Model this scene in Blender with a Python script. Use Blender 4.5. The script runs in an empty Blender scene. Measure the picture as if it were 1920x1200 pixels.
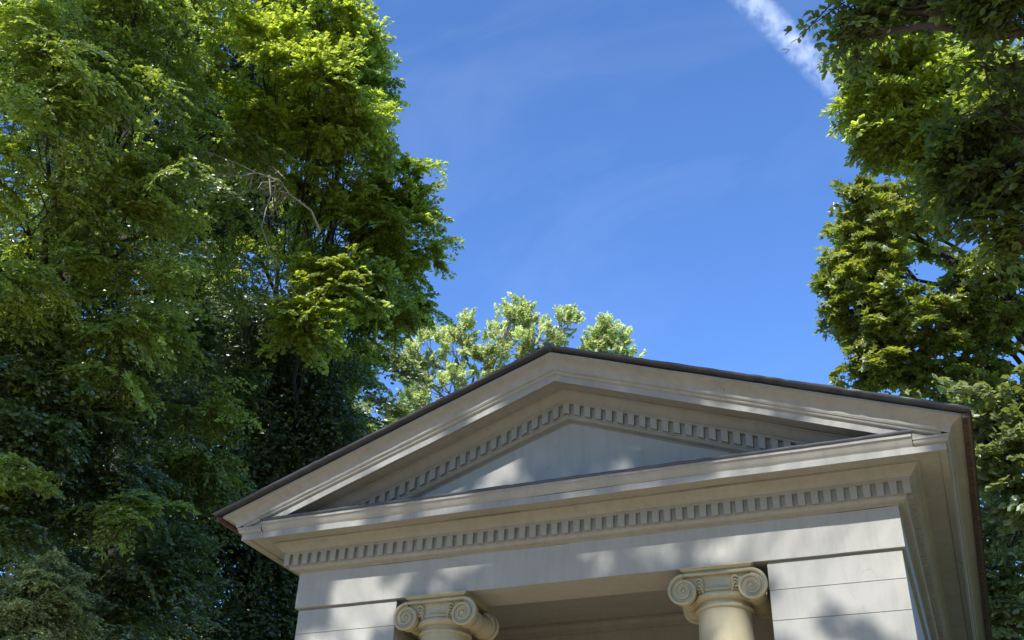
import bpy, bmesh, math
import numpy as np
from mathutils import Matrix, Vector

S = bpy.context.scene
COL = S.collection
R = math.radians

# ------------------------------------------------------------------ camera, sky, sun, exposure
CAM = np.array([2.80455, -7.91838, 1.6])
CR = np.array([0.92664, 0.37437, 0.03454])      # right, forward and up axes of the camera
CF = np.array([-0.33130, 0.76969, 0.54573])
CU = np.array([0.17772, -0.51713, 0.83725])
F = 1992.14                                   # focal length in photo pixels (1920 wide)
cam = bpy.data.cameras.new('camera')
cam.lens = F / 1920 * 36.0
cam.sensor_width = 36.0
cam.clip_start = 0.1
cam.clip_end = 30000
co = bpy.data.objects.new('camera', cam)
COL.objects.link(co)
co.matrix_world = Matrix(((CR[0], CU[0], -CF[0], CAM[0]), (CR[1], CU[1], -CF[1], CAM[1]),
                          (CR[2], CU[2], -CF[2], CAM[2]), (0, 0, 0, 1)))
S.camera = co
S.render.resolution_x, S.render.resolution_y = 1024, 640
S.view_settings.view_transform = 'Standard'
S.view_settings.look = 'None'
S.view_settings.gamma = 1
S.view_settings.exposure = 1.5
S.cycles.max_bounces = 8
S.cycles.transparent_max_bounces = 8
S.cycles.sample_clamp_indirect = 6
S.cycles.volume_bounces = 3

SUN_EL = math.atan(0.78)
SUN_DIR = np.array([0.0, -math.cos(SUN_EL), math.sin(SUN_EL)])      # towards the sun
sun = bpy.data.lights.new('sun', 'SUN')
sun.energy = 2.9
sun.angle = R(0.53)
sun.color = (1.0, 0.965, 0.91)
so = bpy.data.objects.new('sun', sun)
COL.objects.link(so)
so.rotation_euler = Vector(SUN_DIR).to_track_quat('Z', 'Y').to_euler()

w = bpy.data.worlds.new('World')
S.world = w
w.use_nodes = True
nt = w.node_tree
nt.nodes.clear()
out = nt.nodes.new('ShaderNodeOutputWorld')
bg = nt.nodes.new('ShaderNodeBackground')
bg.inputs['Strength'].default_value = 0.132
sky = nt.nodes.new('ShaderNodeTexSky')
sky.sky_type = 'NISHITA'
sky.sun_disc = False
sky.sun_elevation = SUN_EL
sky.sun_rotation = math.pi
sky.altitude = 100
sky.air_density = 0.75
sky.dust_density = 0.1
sky.ozone_density = 10.0
# thin high cirrus streaks in the sky itself
tc = nt.nodes.new('ShaderNodeTexCoord')
mp = nt.nodes.new('ShaderNodeMapping')
mp.inputs['Rotation'].default_value = (0.3, 0.5, R(28))
mp.inputs['Scale'].default_value = (1.6, 5.5, 3.0)
nz = nt.nodes.new('ShaderNodeTexNoise')
nz.inputs['Scale'].default_value = 2.6
nz.inputs['Detail'].default_value = 6
nz.inputs['Roughness'].default_value = 0.55
nz.inputs['Distortion'].default_value = 0.6
rm = nt.nodes.new('ShaderNodeMapRange')
rm.inputs['From Min'].default_value = 0.50
rm.inputs['From Max'].default_value = 0.85
rm.inputs['To Max'].default_value = 0.04
mx = nt.nodes.new('ShaderNodeMixRGB')
mx.inputs['Color2'].default_value = (4.6, 5.0, 5.6, 1)
nt.links.new(tc.outputs['Generated'], mp.inputs['Vector'])
nt.links.new(mp.outputs['Vector'], nz.inputs['Vector'])
nt.links.new(nz.outputs['Fac'], rm.inputs['Value'])
nt.links.new(rm.outputs['Result'], mx.inputs['Fac'])
nt.links.new(sky.outputs['Color'], mx.inputs['Color1'])
nt.links.new(mx.outputs['Color'], bg.inputs['Color'])
nt.links.new(bg.outputs['Background'], out.inputs['Surface'])


# ------------------------------------------------------------------ helpers
def at(u, v, dist):
    """point at a real distance along the sight line of a spot in the photo (1920 x 1200)"""
    d = CF + CR * ((u - 960) / F) - CU * ((v - 600) / F)
    d = d / np.linalg.norm(d)
    return CAM + d * dist


def tag(o, label=None, cat=None, group=None, kind=None):
    if label: o['label'] = label
    if cat: o['category'] = cat
    if group: o['group'] = group
    if kind: o['kind'] = kind
    return o


def empty(name, loc=(0, 0, 0)):
    o = bpy.data.objects.new(name, None)
    o.location = loc
    o.empty_display_size = 0.3
    COL.objects.link(o)
    return o


def link(name, me, m, parent=None):
    o = bpy.data.objects.new(name, me)
    if m is not None and len(me.materials) == 0: me.materials.append(m)
    COL.objects.link(o)
    if parent is not None:
        o.parent = parent
        loc = np.zeros(3); p = parent
        while p is not None:
            loc += np.array(p.location); p = p.parent
        o.location = -Vector(loc)
    return o


def mesh_np(name, V, polys, smooth=False):
    """V (n,3), polys = list of (k,m) index arrays of equal-sided faces"""
    me = bpy.data.meshes.new(name)
    V = np.asarray(V, np.float32)
    me.vertices.add(len(V)); me.vertices.foreach_set('co', V.ravel())
    loops = np.concatenate([p.ravel() for p in polys]).astype(np.int32)
    tot = np.concatenate([np.full(len(p), p.shape[1], np.int32) for p in polys])
    start = np.concatenate([[0], np.cumsum(tot)[:-1]]).astype(np.int32)
    me.loops.add(len(loops)); me.loops.foreach_set('vertex_index', loops)
    me.polygons.add(len(tot))
    me.polygons.foreach_set('loop_start', start)
    me.polygons.foreach_set('loop_total', tot)
    me.polygons.foreach_set('use_smooth', np.full(len(tot), smooth, bool))
    me.update(calc_edges=True)
    return me


class MB:
    """collects verts and faces of one part"""
    def __init__(self): self.v = []; self.f = []
    def face(self, pts):
        b = len(self.v); self.v += [tuple(map(float, p)) for p in pts]; self.f.append(tuple(range(b, b + len(pts))))
    def grid(self, rows):
        b = len(self.v); n = len(rows[0])
        for r in rows: self.v += [tuple(map(float, p)) for p in r]
        for i in range(len(rows) - 1):
            for j in range(n - 1):
                self.f.append((b + i*n + j, b + i*n + j + 1, b + (i+1)*n + j + 1, b + (i+1)*n + j))
    def box(self, x0, x1, y0, y1, z0, z1):
        b = len(self.v)
        self.v += [(x, y, z) for z in (z0, z1) for y in (y0, y1) for x in (x0, x1)]
        for q in ((0,2,3,1),(4,5,7,6),(0,1,5,4),(2,6,7,3),(0,4,6,2),(1,3,7,5)):
            self.f.append(tuple(b + i for i in q))
    def hexa(self, p8):
        b = len(self.v); self.v += [tuple(map(float, p)) for p in p8]
        for q in ((0,2,3,1),(4,5,7,6),(0,1,5,4),(2,6,7,3),(0,4,6,2),(1,3,7,5)):
            self.f.append(tuple(b + i for i in q))
    def tube(self, pts, rad, n=8, cap=True):
        pts = [np.array(p, float) for p in pts]
        if np.isscalar(rad): rad = [rad] * len(pts)
        rows = []
        ref = None
        for i, p in enumerate(pts):
            t = pts[min(i+1, len(pts)-1)] - pts[max(i-1, 0)]
            t = t / (np.linalg.norm(t) + 1e-9)
            if ref is None:
                ref = np.array([0, 0, 1.0]) if abs(t[2]) < 0.9 else np.array([1.0, 0, 0])
            a = np.cross(t, ref); a /= np.linalg.norm(a) + 1e-9
            b = np.cross(a, t); ref = b
            rows.append([p + rad[i] * (math.cos(2*math.pi*k/n) * a + math.sin(2*math.pi*k/n) * b) for k in range(n + 1)])
        self.grid(rows)
        if cap:
            self.face(rows[0][:-1][::-1]); self.face(rows[-1][:-1])
    def lathe(self, prof, c, n=48, axis='Z'):
        rows = []
        for r, h in prof:
            row = []
            for k in range(n + 1):
                a = 2 * math.pi * k / n
                if axis == 'Z': row.append((c[0] + r*math.cos(a), c[1] + r*math.sin(a), h))
                else: row.append((c[0] + r*math.cos(a), h, c[2] + r*math.sin(a)))
            rows.append(row)
        self.grid(rows)
    def build(self, name, m, parent=None, smooth=None, weld=True, bevel=0):
        me = bpy.data.meshes.new(name)
        me.from_pydata(self.v, [], self.f)
        bm = bmesh.new(); bm.from_mesh(me)
        if weld: bmesh.ops.remove_doubles(bm, verts=bm.verts, dist=1e-5)
        bmesh.ops.recalc_face_normals(bm, faces=bm.faces)
        if bevel: bmesh.ops.bevel(bm, geom=list(bm.edges), offset=bevel, segments=2, affect='EDGES', profile=0.6)
        if smooth is not None:
            for f in bm.faces: f.smooth = True
            for e in bm.edges:
                if len(e.link_faces) == 2 and e.calc_face_angle(0) > R(smooth): e.smooth = False
        bm.to_mesh(me); bm.free()
        return link(name, me, m, parent)


# ------------------------------------------------------------------ materials
def new_mat(name):
    m = bpy.data.materials.new(name); m.use_nodes = True
    t = m.node_tree; t.nodes.clear()
    o = t.nodes.new('ShaderNodeOutputMaterial')
    return m, t, o


def node(t, kind, **kw):
    n = t.nodes.new(kind)
    for k, v in kw.items():
        if k in n.inputs: n.inputs[k].default_value = v
        else: setattr(n, k, v)
    return n


def plaster(name, c1, c2, stain, rough=0.75, bump=0.12):
    m, t, o = new_mat(name)
    p = node(t, 'ShaderNodeBsdfPrincipled', Roughness=rough)
    p.inputs['Specular IOR Level'].default_value = 0.3
    tc = t.nodes.new('ShaderNodeTexCoord')
    n1 = node(t, 'ShaderNodeTexNoise', Scale=2.3, Detail=6.0, Roughness=0.62)
    r1 = node(t, 'ShaderNodeMapRange'); r1.inputs['From Min'].default_value = 0.3; r1.inputs['From Max'].default_value = 0.7
    mix = node(t, 'ShaderNodeMixRGB'); mix.inputs['Color1'].default_value = (*c1, 1); mix.inputs['Color2'].default_value = (*c2, 1)
    mp = node(t, 'ShaderNodeMapping'); mp.inputs['Scale'].default_value = (9, 9, 1.6)
    n2 = node(t, 'ShaderNodeTexNoise', Scale=1.4, Detail=7.0, Roughness=0.7)
    r2 = node(t, 'ShaderNodeMapRange'); r2.inputs['From Min'].default_value = 0.46; r2.inputs['From Max'].default_value = 0.8; r2.inputs['To Max'].default_value = 0.55
    mix2 = node(t, 'ShaderNodeMixRGB'); mix2.inputs['Color2'].default_value = (*stain, 1)
    n3 = node(t, 'ShaderNodeTexNoise', Scale=38.0, Detail=5.0, Roughness=0.6)
    n4 = node(t, 'ShaderNodeTexNoise', Scale=5.0, Detail=3.0)
    ad = node(t, 'ShaderNodeMath', operation='MULTIPLY_ADD'); ad.inputs[1].default_value = 0.25
    b = node(t, 'ShaderNodeBump', Strength=bump, Distance=0.02)
    L = t.links.new
    L(tc.outputs['Object'], n1.inputs['Vector']); L(tc.outputs['Object'], mp.inputs['Vector']); L(mp.outputs['Vector'], n2.inputs['Vector'])
    L(tc.outputs['Object'], n3.inputs['Vector']); L(tc.outputs['Object'], n4.inputs['Vector'])
    L(n1.outputs['Fac'], r1.inputs['Value']); L(r1.outputs['Result'], mix.inputs['Fac'])
    L(n2.outputs['Fac'], r2.inputs['Value']); L(r2.outputs['Result'], mix2.inputs['Fac'])
    L(mix.outputs['Color'], mix2.inputs['Color1'])
    vo = node(t, 'ShaderNodeTexVoronoi', feature='DISTANCE_TO_EDGE', Scale=1.1)
    dn = node(t, 'ShaderNodeTexNoise', Scale=3.5, Detail=5.0)
    dv = node(t, 'ShaderNodeVectorMath', operation='MULTIPLY_ADD'); dv.inputs[1].default_value = (.35, .35, .35)
    cr = node(t, 'ShaderNodeMapRange'); cr.inputs['From Min'].default_value = 0.0035; cr.inputs['From Max'].default_value = 0.0; cr.inputs['To Max'].default_value = 0.55
    ms = node(t, 'ShaderNodeMapRange'); ms.inputs['From Min'].default_value = 0.5; ms.inputs['From Max'].default_value = 0.62
    mm = node(t, 'ShaderNodeMath', operation='MULTIPLY')
    mix3 = node(t, 'ShaderNodeMixRGB'); mix3.inputs['Color2'].default_value = (stain[0]*.45, stain[1]*.45, stain[2]*.45, 1)
    L(tc.outputs['Object'], dn.inputs['Vector']); L(dn.outputs['Color'], dv.inputs[0]); L(tc.outputs['Object'], dv.inputs[2]); L(dv.outputs['Vector'], vo.inputs['Vector'])
    L(vo.outputs['Distance'], cr.inputs['Value']); L(n1.outputs['Fac'], ms.inputs['Value']); L(cr.outputs['Result'], mm.inputs[0]); L(ms.outputs['Result'], mm.inputs[1])
    L(mm.outputs['Value'], mix3.inputs['Fac']); L(mix2.outputs['Color'], mix3.inputs['Color1']); L(mix3.outputs['Color'], p.inputs['Base Color'])
    L(n3.outputs['Fac'], ad.inputs[0]); L(n4.outputs['Fac'], ad.inputs[2]); L(ad.outputs['Value'], b.inputs['Height'])
    L(b.outputs['Normal'], p.inputs['Normal']); L(p.outputs['BSDF'], o.inputs['Surface'])
    return m


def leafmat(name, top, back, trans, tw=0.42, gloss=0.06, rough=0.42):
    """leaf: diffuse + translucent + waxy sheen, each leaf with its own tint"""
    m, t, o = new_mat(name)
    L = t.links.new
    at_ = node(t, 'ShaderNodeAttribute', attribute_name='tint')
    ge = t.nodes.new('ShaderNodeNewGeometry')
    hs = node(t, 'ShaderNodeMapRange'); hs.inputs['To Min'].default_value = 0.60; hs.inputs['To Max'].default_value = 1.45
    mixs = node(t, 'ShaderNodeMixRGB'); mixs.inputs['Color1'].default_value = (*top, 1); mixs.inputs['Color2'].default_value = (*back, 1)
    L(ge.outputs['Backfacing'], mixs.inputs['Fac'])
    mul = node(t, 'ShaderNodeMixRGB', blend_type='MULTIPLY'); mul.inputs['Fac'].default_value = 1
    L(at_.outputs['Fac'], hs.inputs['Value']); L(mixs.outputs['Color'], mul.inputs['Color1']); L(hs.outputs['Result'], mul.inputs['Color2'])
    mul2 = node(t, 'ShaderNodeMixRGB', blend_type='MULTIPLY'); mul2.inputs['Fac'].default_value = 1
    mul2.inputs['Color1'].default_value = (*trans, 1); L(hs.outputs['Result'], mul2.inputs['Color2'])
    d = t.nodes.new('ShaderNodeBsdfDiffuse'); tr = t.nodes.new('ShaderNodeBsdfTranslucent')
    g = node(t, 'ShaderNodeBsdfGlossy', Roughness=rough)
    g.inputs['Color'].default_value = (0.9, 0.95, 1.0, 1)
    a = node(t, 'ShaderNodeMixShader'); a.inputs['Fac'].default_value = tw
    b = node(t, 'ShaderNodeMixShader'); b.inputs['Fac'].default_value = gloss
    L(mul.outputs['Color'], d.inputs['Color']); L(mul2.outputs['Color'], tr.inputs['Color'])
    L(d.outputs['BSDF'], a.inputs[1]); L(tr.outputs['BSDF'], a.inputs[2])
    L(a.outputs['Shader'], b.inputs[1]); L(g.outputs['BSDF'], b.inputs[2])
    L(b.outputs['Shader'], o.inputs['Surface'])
    return m


def barkmat(name, c1, c2):
    m, t, o = new_mat(name)
    L = t.links.new
    p = node(t, 'ShaderNodeBsdfPrincipled', Roughness=0.9)
    tc = t.nodes.new('ShaderNodeTexCoord')
    mp = node(t, 'ShaderNodeMapping'); mp.inputs['Scale'].default_value = (14, 14, 3)
    n = node(t, 'ShaderNodeTexNoise', Scale=1.5, Detail=6.0)
    mix = node(t, 'ShaderNodeMixRGB'); mix.inputs['Color1'].default_value = (*c1, 1); mix.inputs['Color2'].default_value = (*c2, 1)
    b = node(t, 'ShaderNodeBump', Strength=0.6, Distance=0.03)
    L(tc.outputs['Object'], mp.inputs['Vector']); L(mp.outputs['Vector'], n.inputs['Vector'])
    L(n.outputs['Fac'], mix.inputs['Fac']); L(mix.outputs['Color'], p.inputs['Base Color'])
    L(n.outputs['Fac'], b.inputs['Height']); L(b.outputs['Normal'], p.inputs['Normal'])
    L(p.outputs['BSDF'], o.inputs['Surface'])
    return m


def groundmat(name, cols, scale):
    m, t, o = new_mat(name)
    L = t.links.new
    p = node(t, 'ShaderNodeBsdfPrincipled', Roughness=0.95)
    tc = t.nodes.new('ShaderNodeTexCoord')
    n = node(t, 'ShaderNodeTexNoise', Scale=scale, Detail=8.0, Roughness=0.65)
    r = t.nodes.new('ShaderNodeValToRGB')
    r.color_ramp.elements[0].position = 0.35; r.color_ramp.elements[0].color = (*cols[0], 1)
    r.color_ramp.elements[1].position = 0.65; r.color_ramp.elements[1].color = (*cols[1], 1)
    b = node(t, 'ShaderNodeBump', Strength=0.5, Distance=0.02)
    L(tc.outputs['Object'], n.inputs['Vector']); L(n.outputs['Fac'], r.inputs['Fac']); L(r.outputs['Color'], p.inputs['Base Color'])
    L(n.outputs['Fac'], b.inputs['Height']); L(b.outputs['Normal'], p.inputs['Normal']); L(p.outputs['BSDF'], o.inputs['Surface'])
    return m


def leadmat():
    m, t, o = new_mat('lead_sheet')
    L = t.links.new
    p = node(t, 'ShaderNodeBsdfPrincipled', Roughness=0.45, Metallic=0.15)
    tc = t.nodes.new('ShaderNodeTexCoord')
    n = node(t, 'ShaderNodeTexNoise', Scale=6.0, Detail=6.0)
    mix = node(t, 'ShaderNodeMixRGB'); mix.inputs['Color1'].default_value = (0.026, 0.029, 0.036, 1); mix.inputs['Color2'].default_value = (0.075, 0.08, 0.095, 1)
    b = node(t, 'ShaderNodeBump', Strength=0.35, Distance=0.015)
    L(tc.outputs['Object'], n.inputs['Vector']); L(n.outputs['Fac'], mix.inputs['Fac']); L(mix.outputs['Color'], p.inputs['Base Color'])
    L(n.outputs['Fac'], b.inputs['Height']); L(b.outputs['Normal'], p.inputs['Normal']); L(p.outputs['BSDF'], o.inputs['Surface'])
    return m


def brickmat():
    m, t, o = new_mat('old_brick')
    L = t.links.new
    p = node(t, 'ShaderNodeBsdfPrincipled', Roughness=0.9)
    tc = t.nodes.new('ShaderNodeTexCoord')
    mp = node(t, 'ShaderNodeMapping'); mp.inputs['Rotation'].default_value = (0, 0, R(90))
    br = node(t, 'ShaderNodeTexBrick', Scale=4.0)
    br.inputs['Color1'].default_value = (0.11, 0.045, 0.03, 1); br.inputs['Color2'].default_value = (0.065, 0.032, 0.024, 1)
    br.inputs['Mortar'].default_value = (0.12, 0.10, 0.08, 1); br.inputs['Mortar Size'].default_value = 0.03
    n = node(t, 'ShaderNodeTexNoise', Scale=14.0, Detail=5.0)
    mix = node(t, 'ShaderNodeMixRGB', blend_type='MULTIPLY'); mix.inputs['Fac'].default_value = 0.8
    b = node(t, 'ShaderNodeBump', Strength=0.8, Distance=0.02)
    L(tc.outputs['Object'], mp.inputs['Vector']); L(mp.outputs['Vector'], br.inputs['Vector']); L(tc.outputs['Object'], n.inputs['Vector'])
    L(br.outputs['Color'], mix.inputs['Color1']); L(n.outputs['Fac'], mix.inputs['Color2'])
    L(mix.outputs['Color'], p.inputs['Base Color']); L(n.outputs['Fac'], b.inputs['Height'])
    L(b.outputs['Normal'], p.inputs['Normal']); L(p.outputs['BSDF'], o.inputs['Surface'])
    return m


M_WALL = plaster('pale_plaster', (0.300, 0.296, 0.268), (0.268, 0.264, 0.238), (0.200, 0.194, 0.168))
M_TRIM = plaster('trim_plaster', (0.268, 0.264, 0.240), (0.228, 0.223, 0.202), (0.155, 0.149, 0.130), bump=0.18)
M_COL = plaster('cream_stone', (0.350, 0.312, 0.205), (0.31, 0.275, 0.178), (0.24, 0.205, 0.13), bump=0.08)
M_STEP = plaster('pale_sandstone', (0.58, 0.50, 0.36), (0.50, 0.43, 0.31), (0.40, 0.34, 0.24))
M_LEAD = leadmat()
M_BRICK = brickmat()
M_LEAF = {
    'lime': leafmat('lime_leaf', (0.205, 0.265, 0.036), (0.19, 0.24, 0.06), (0.66, 0.76, 0.06), tw=0.48, gloss=0.04),
    'hornbeam': leafmat('hornbeam_leaf', (0.185, 0.250, 0.036), (0.15, 0.20, 0.050), (0.50, 0.60, 0.055), tw=0.43, gloss=0.05, rough=.38),
    'shade': leafmat('shade_tinted_leaf', (0.070, 0.110, 0.020), (0.070, 0.105, 0.028), (0.20, 0.26, 0.02), tw=0.38, gloss=0.09, rough=.36),  # darker copy of the hornbeam leaf, shade put into its colour
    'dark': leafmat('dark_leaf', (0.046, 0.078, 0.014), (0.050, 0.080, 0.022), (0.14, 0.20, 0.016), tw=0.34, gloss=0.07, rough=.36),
    'hazel': leafmat('hazel_leaf', (0.125, 0.165, 0.045), (0.15, 0.18, 0.07), (0.34, 0.40, 0.06), tw=0.42, gloss=0.07),
    'poplar': leafmat('poplar_leaf', (0.45, 0.50, 0.20), (0.50, 0.54, 0.28), (0.76, 0.83, 0.27), tw=0.50, gloss=0.03),
    'maple': leafmat('maple_leaf', (0.15, 0.20, 0.028), (0.15, 0.19, 0.05), (0.46, 0.52, 0.04), tw=0.45),
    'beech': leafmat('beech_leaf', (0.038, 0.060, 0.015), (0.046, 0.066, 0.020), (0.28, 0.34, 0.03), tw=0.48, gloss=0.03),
    'seed': leafmat('maple_seed', (0.46, 0.38, 0.14), (0.46, 0.38, 0.14), (0.45, 0.38, 0.10), tw=0.3),
    'cypress': leafmat('cypress_leaf', (0.20, 0.24, 0.075), (0.20, 0.24, 0.09), (0.34, 0.38, 0.07), tw=0.35),
}
M_BARK = barkmat('grey_brown_bark', (0.022, 0.018, 0.013), (0.06, 0.05, 0.038))
M_PALEBARK = barkmat('pale_dead_bark', (0.22, 0.19, 0.14), (0.42, 0.37, 0.28))

# ------------------------------------------------------------------ ground
g = MB(); g.box(-400, 400, -400, 400, -1.0, 0.0)
tag(g.build('ground', groundmat('lawn_soil', ((0.05, 0.075, 0.02), (0.10, 0.12, 0.035)), 3.0)), kind='structure')
g = MB(); g.face([(-14, -40, .004), (14, -40, .004), (14, -0.9, .004), (-14, -0.9, .004)])
tag(g.build('path', groundmat('sandy_gravel', ((0.50, 0.375, 0.21), (0.64, 0.50, 0.30)), 9.0)), kind='structure')

# ------------------------------------------------------------------ the temple
W = 2.6            # half width of the frieze
YB = 8.0           # back of the building
SL = 0.36          # roof slope
TOP = 1.114        # rise of the raking cornice at the middle
temple = tag(empty('garden_temple'), 'pale plastered garden temple with gabled pediment, dentils and two ionic columns', 'temple')


WRNG = np.random.default_rng(77)
def wavy(a, b, n, amp=0.0013):
    """rows between two end profiles with the slight unevenness of run plaster"""
    a = np.array(a); b = np.array(b); out_ = []
    wz = np.convolve(WRNG.normal(0, 1, n + 5), np.ones(5)/2.2, 'valid') * amp
    wy = np.convolve(WRNG.normal(0, 1, n + 5), np.ones(5)/2.2, 'valid') * amp
    for i in range(n + 1):
        t = i / n; e = 0 if i in (0, n) else 1
        out_.append([tuple(v) for v in a*(1-t) + b*t + np.array((0, wy[i]*e, wz[i]*e))])
    return out_


def sweep_u(mb, prof, front=True, yb=YB):
    """mitred profile (projection, height) round left side, front and right side"""
    rows = [[(-(W+p), yb, z) for p, z in prof], [(-(W+p), -p, z) for p, z in prof],
            [(W+p, -p, z) for p, z in prof], [(W+p, yb, z) for p, z in prof]]
    if front:
        rows = [rows[0]] + wavy(rows[1], rows[2], 48) + [rows[3]]
        mb.grid(rows)
    else: mb.grid(rows[:2]); mb.grid(rows[2:])


def arc(p0, z0, p1, z1, kind, n=6):
    """quarter curves between two profile points: 'ov' bulging, 'ca' hollow, 's' cyma"""
    o = []
    for i in range(n + 1):
        t = i / n
        if kind == 'ov': a, b = math.sin(t*math.pi/2), 1 - math.cos(t*math.pi/2)
        elif kind == 'ca': a, b = 1 - math.cos(t*math.pi/2), math.sin(t*math.pi/2)
        else:
            a = t; b = 0.5 - 0.5*math.cos(t*math.pi); b = 0.55*b + 0.45*t
        o.append((p0 + (p1-p0)*a, z0 + (z1-z0)*b))
    return o


BED = [(0.0, 4.876), (0.011, 4.880), (0.011, 4.886)] + arc(0.014, 4.888, 0.070, 4.915, 'ov') + \
      [(0.079, 4.918), (0.079, 5.026), (0.112, 5.026), (0.118, 5.029), (0.118, 5.046), (0.124, 5.047)] + \
      arc(0.126, 5.049, 0.196, 5.112, 's', 8) + [(0.204, 5.113), (0.204, 5.126)]
CORONA = [(0.204, 5.126), (0.352, 5.120), (0.356, 5.108), (0.402, 5.090), (0.405, 5.092), (0.405, 5.145)]
MOULD = [(0.405, 5.145), (0.413, 5.147)] + arc(0.414, 5.150, 0.434, 5.180, 'ov', 5) + [(0.442, 5.182), (0.442, 5.200)]
SIMA = [(0.442, 5.200), (0.450, 5.203)] + arc(0.452, 5.206, 0.530, 5.262, 'ca', 8) + [(0.544, 5.265), (0.544, 5.286)]

m = MB()
sweep_u(m, [(0.0, 4.557), (0.0, 4.876)])
m.face([(-W, 0, 4.557), (W, 0, 4.557), (W, 0.435, 4.557), (-W, 0.435, 4.557)])
m.face([(-1.6, 0.435, 4.557), (1.6, 0.435, 4.557), (1.6, 0.435, 4.86), (-1.6, 0.435, 4.86)])
for s in (-1, 1): m.face([(s*2.45, 0.435, 4.557), (s*W, 0.435, 4.557), (s*W, YB, 4.557), (s*2.45, YB, 4.557)])
m.build('frieze', M_WALL, temple)
m = MB(); sweep_u(m, BED); m.build('bed_moulding', M_TRIM, temple, smooth=35)
m = MB(); sweep_u(m, CORONA); m.build('cornice', M_TRIM, temple)
# mouldings and sima of the two eaves, with short returns on the front
for s in (-1, 1):
    m = MB()
    pr = MOULD
    m.grid([[(s*2.79, -p, z) for p, z in pr], [(s*(W+p), -p, z) for p, z in pr], [(s*(W+p), YB, z) for p, z in pr]])
    pr = SIMA
    m.grid([[(s*(W+p), -p, z) for p, z in pr], [(s*(W+p), YB, z) for p, z in pr]])
    m.build('eave_moulding', M_TRIM, temple, smooth=35)
    m = MB()
    m.box(min(s*(W+.545), s*(W+.600)), max(s*(W+.545), s*(W+.600)), -0.56, YB, 5.242, 5.278)
    m.build('eave_brickwork', M_BRICK, temple)

# ledge above the horizontal cornice, between the returns, with its lead covering
LED = [(0.405, 5.146), (0.409, 5.150)] + arc(0.411, 5.153, 0.450, 5.205, 's', 7) + [(0.456, 5.207), (0.456, 5.232)]
m = MB(); m.grid(wavy([(-2.785, -p, z) for p, z in LED], [(2.785, -p, z) for p, z in LED], 48))
for s in (-1, 1): m.face([(s*2.785, -p, z) for p, z in LED] + [(s*2.785, -0.405, 5.232)])
m.build('ledge_moulding', M_TRIM, temple, smooth=35)
m = MB()
rng = np.random.default_rng(5)
xs = np.linspace(-2.79, 2.79, 60)
wob = rng.normal(0, 0.0012, 60)
prl = [(0.452, 5.229), (0.466, 5.231), (0.471, 5.240), (0.466, 5.252), (0.450, 5.256), (0.03, 5.275), (0.02, 5.262), (0.452, 5.229)]
m.grid([[(x, -p - (q if p > .4 else 0), z + q) for p, z in prl] for x, q in zip(xs, wob)])
for s in (-1, 1): m.face([(s*2.79, -p, z) for p, z in prl[:-1]])
m.build('ledge_flashing', M_LEAD, temple, smooth=50)

# raking cornices
def rake(prof, s, off=None, xe=None, x0=0.0):
    """profile swept up the slope; off=None keeps it mitred with the eaves"""
    a, b = [], []
    for p, z in prof:
        e = min(W + p, xe) if xe else W + p
        if off is None:
            a.append((s*x0, -p, z + SL*(W + p - x0))); b.append((s*e, -p, z + SL*(W + p - e)))
        else:
            a.append((s*x0, -p, z + off - SL*x0)); b.append((s*e, -p, z + off - SL*e))
    return wavy(a, b, 30)


CORONA_R = [(0.204, 5.126), (0.352, 5.120), (0.356, 5.108), (0.404, 5.090), (0.4075, 5.092), (0.4075, 5.150)]
MOULD_R = [(0.4075, 5.150), (0.413, 5.152)] + arc(0.414, 5.153, 0.434, 5.178, 'ov', 5) + [(0.4435, 5.180), (0.4435, 5.187)]
for s in (-1, 1):
    m = MB()
    m.grid(rake(BED, s, TOP, 2.6))
    m.build('raking_bed_moulding', M_TRIM, temple, smooth=35)
    m = MB()
    m.grid(rake(CORONA_R, s, TOP, 2.985)); m.grid(rake(MOULD_R, s, TOP, 2.99))
    m.build('raking_cornice', M_TRIM, temple, smooth=35)
    m = MB()
    m.grid(rake(SIMA, s))
    m.build('sima', M_TRIM, temple, smooth=35)
    # lead roll along the gable edge
    m = MB()
    rows = []
    n = 70
    for i in range(n + 1):
        x = (W + 0.609) * i / n
        zc = 5.292 + SL * (W + 0.609 - x) + rng.normal(0, 0.0016)
        k = 0.003 if i in (24, 25, 48, 49) else 0.0
        r = [(0.546, -0.012), (0.575, -0.012), (0.600, -0.014 - k), (0.611 + k, -0.007), (0.613 + k, 0.003), (0.607, 0.011 + k), (0.588, 0.014 + k), (0.40, 0.0125), (0.40, -0.012), (0.546, -0.012)]
        rows.append([(s*x, -p, zc + dz) for p, dz in r])
    m.grid(rows); m.face(rows[-1][:-1])
    m.build('gable_flashing', M_LEAD, temple, smooth=50)
    # roof slope
    m = MB()
    xe = W + 0.612
    ze, zr = 5.300, 5.300 + SL * xe
    m.hexa([(0, -0.57, zr - .02), (s*xe, -0.57, ze - .02), (0, YB + .4, zr - .02), (s*xe, YB + .4, ze - .02),
            (0, -0.57, zr + .008), (s*xe, -0.57, ze + .008), (0, YB + .4, zr + .008), (s*xe, YB + .4, ze + .008)])
    m.build('roof_slope', M_LEAD, temple)
# cap where the lead rolls meet
m = MB()
zt = 5.292 + SL*(W + .609)
m.hexa([(-.03, -.618, zt - .026), (.03, -.618, zt - .026), (-.03, -.40, zt - .026), (.03, -.40, zt - .026),
        (-.022, -.618, zt + .024), (.022, -.618, zt + .024), (-.022, -.40, zt + .026), (.022, -.40, zt + .026)])
m.build('ridge_cap', M_LEAD, temple, bevel=.006)
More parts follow.
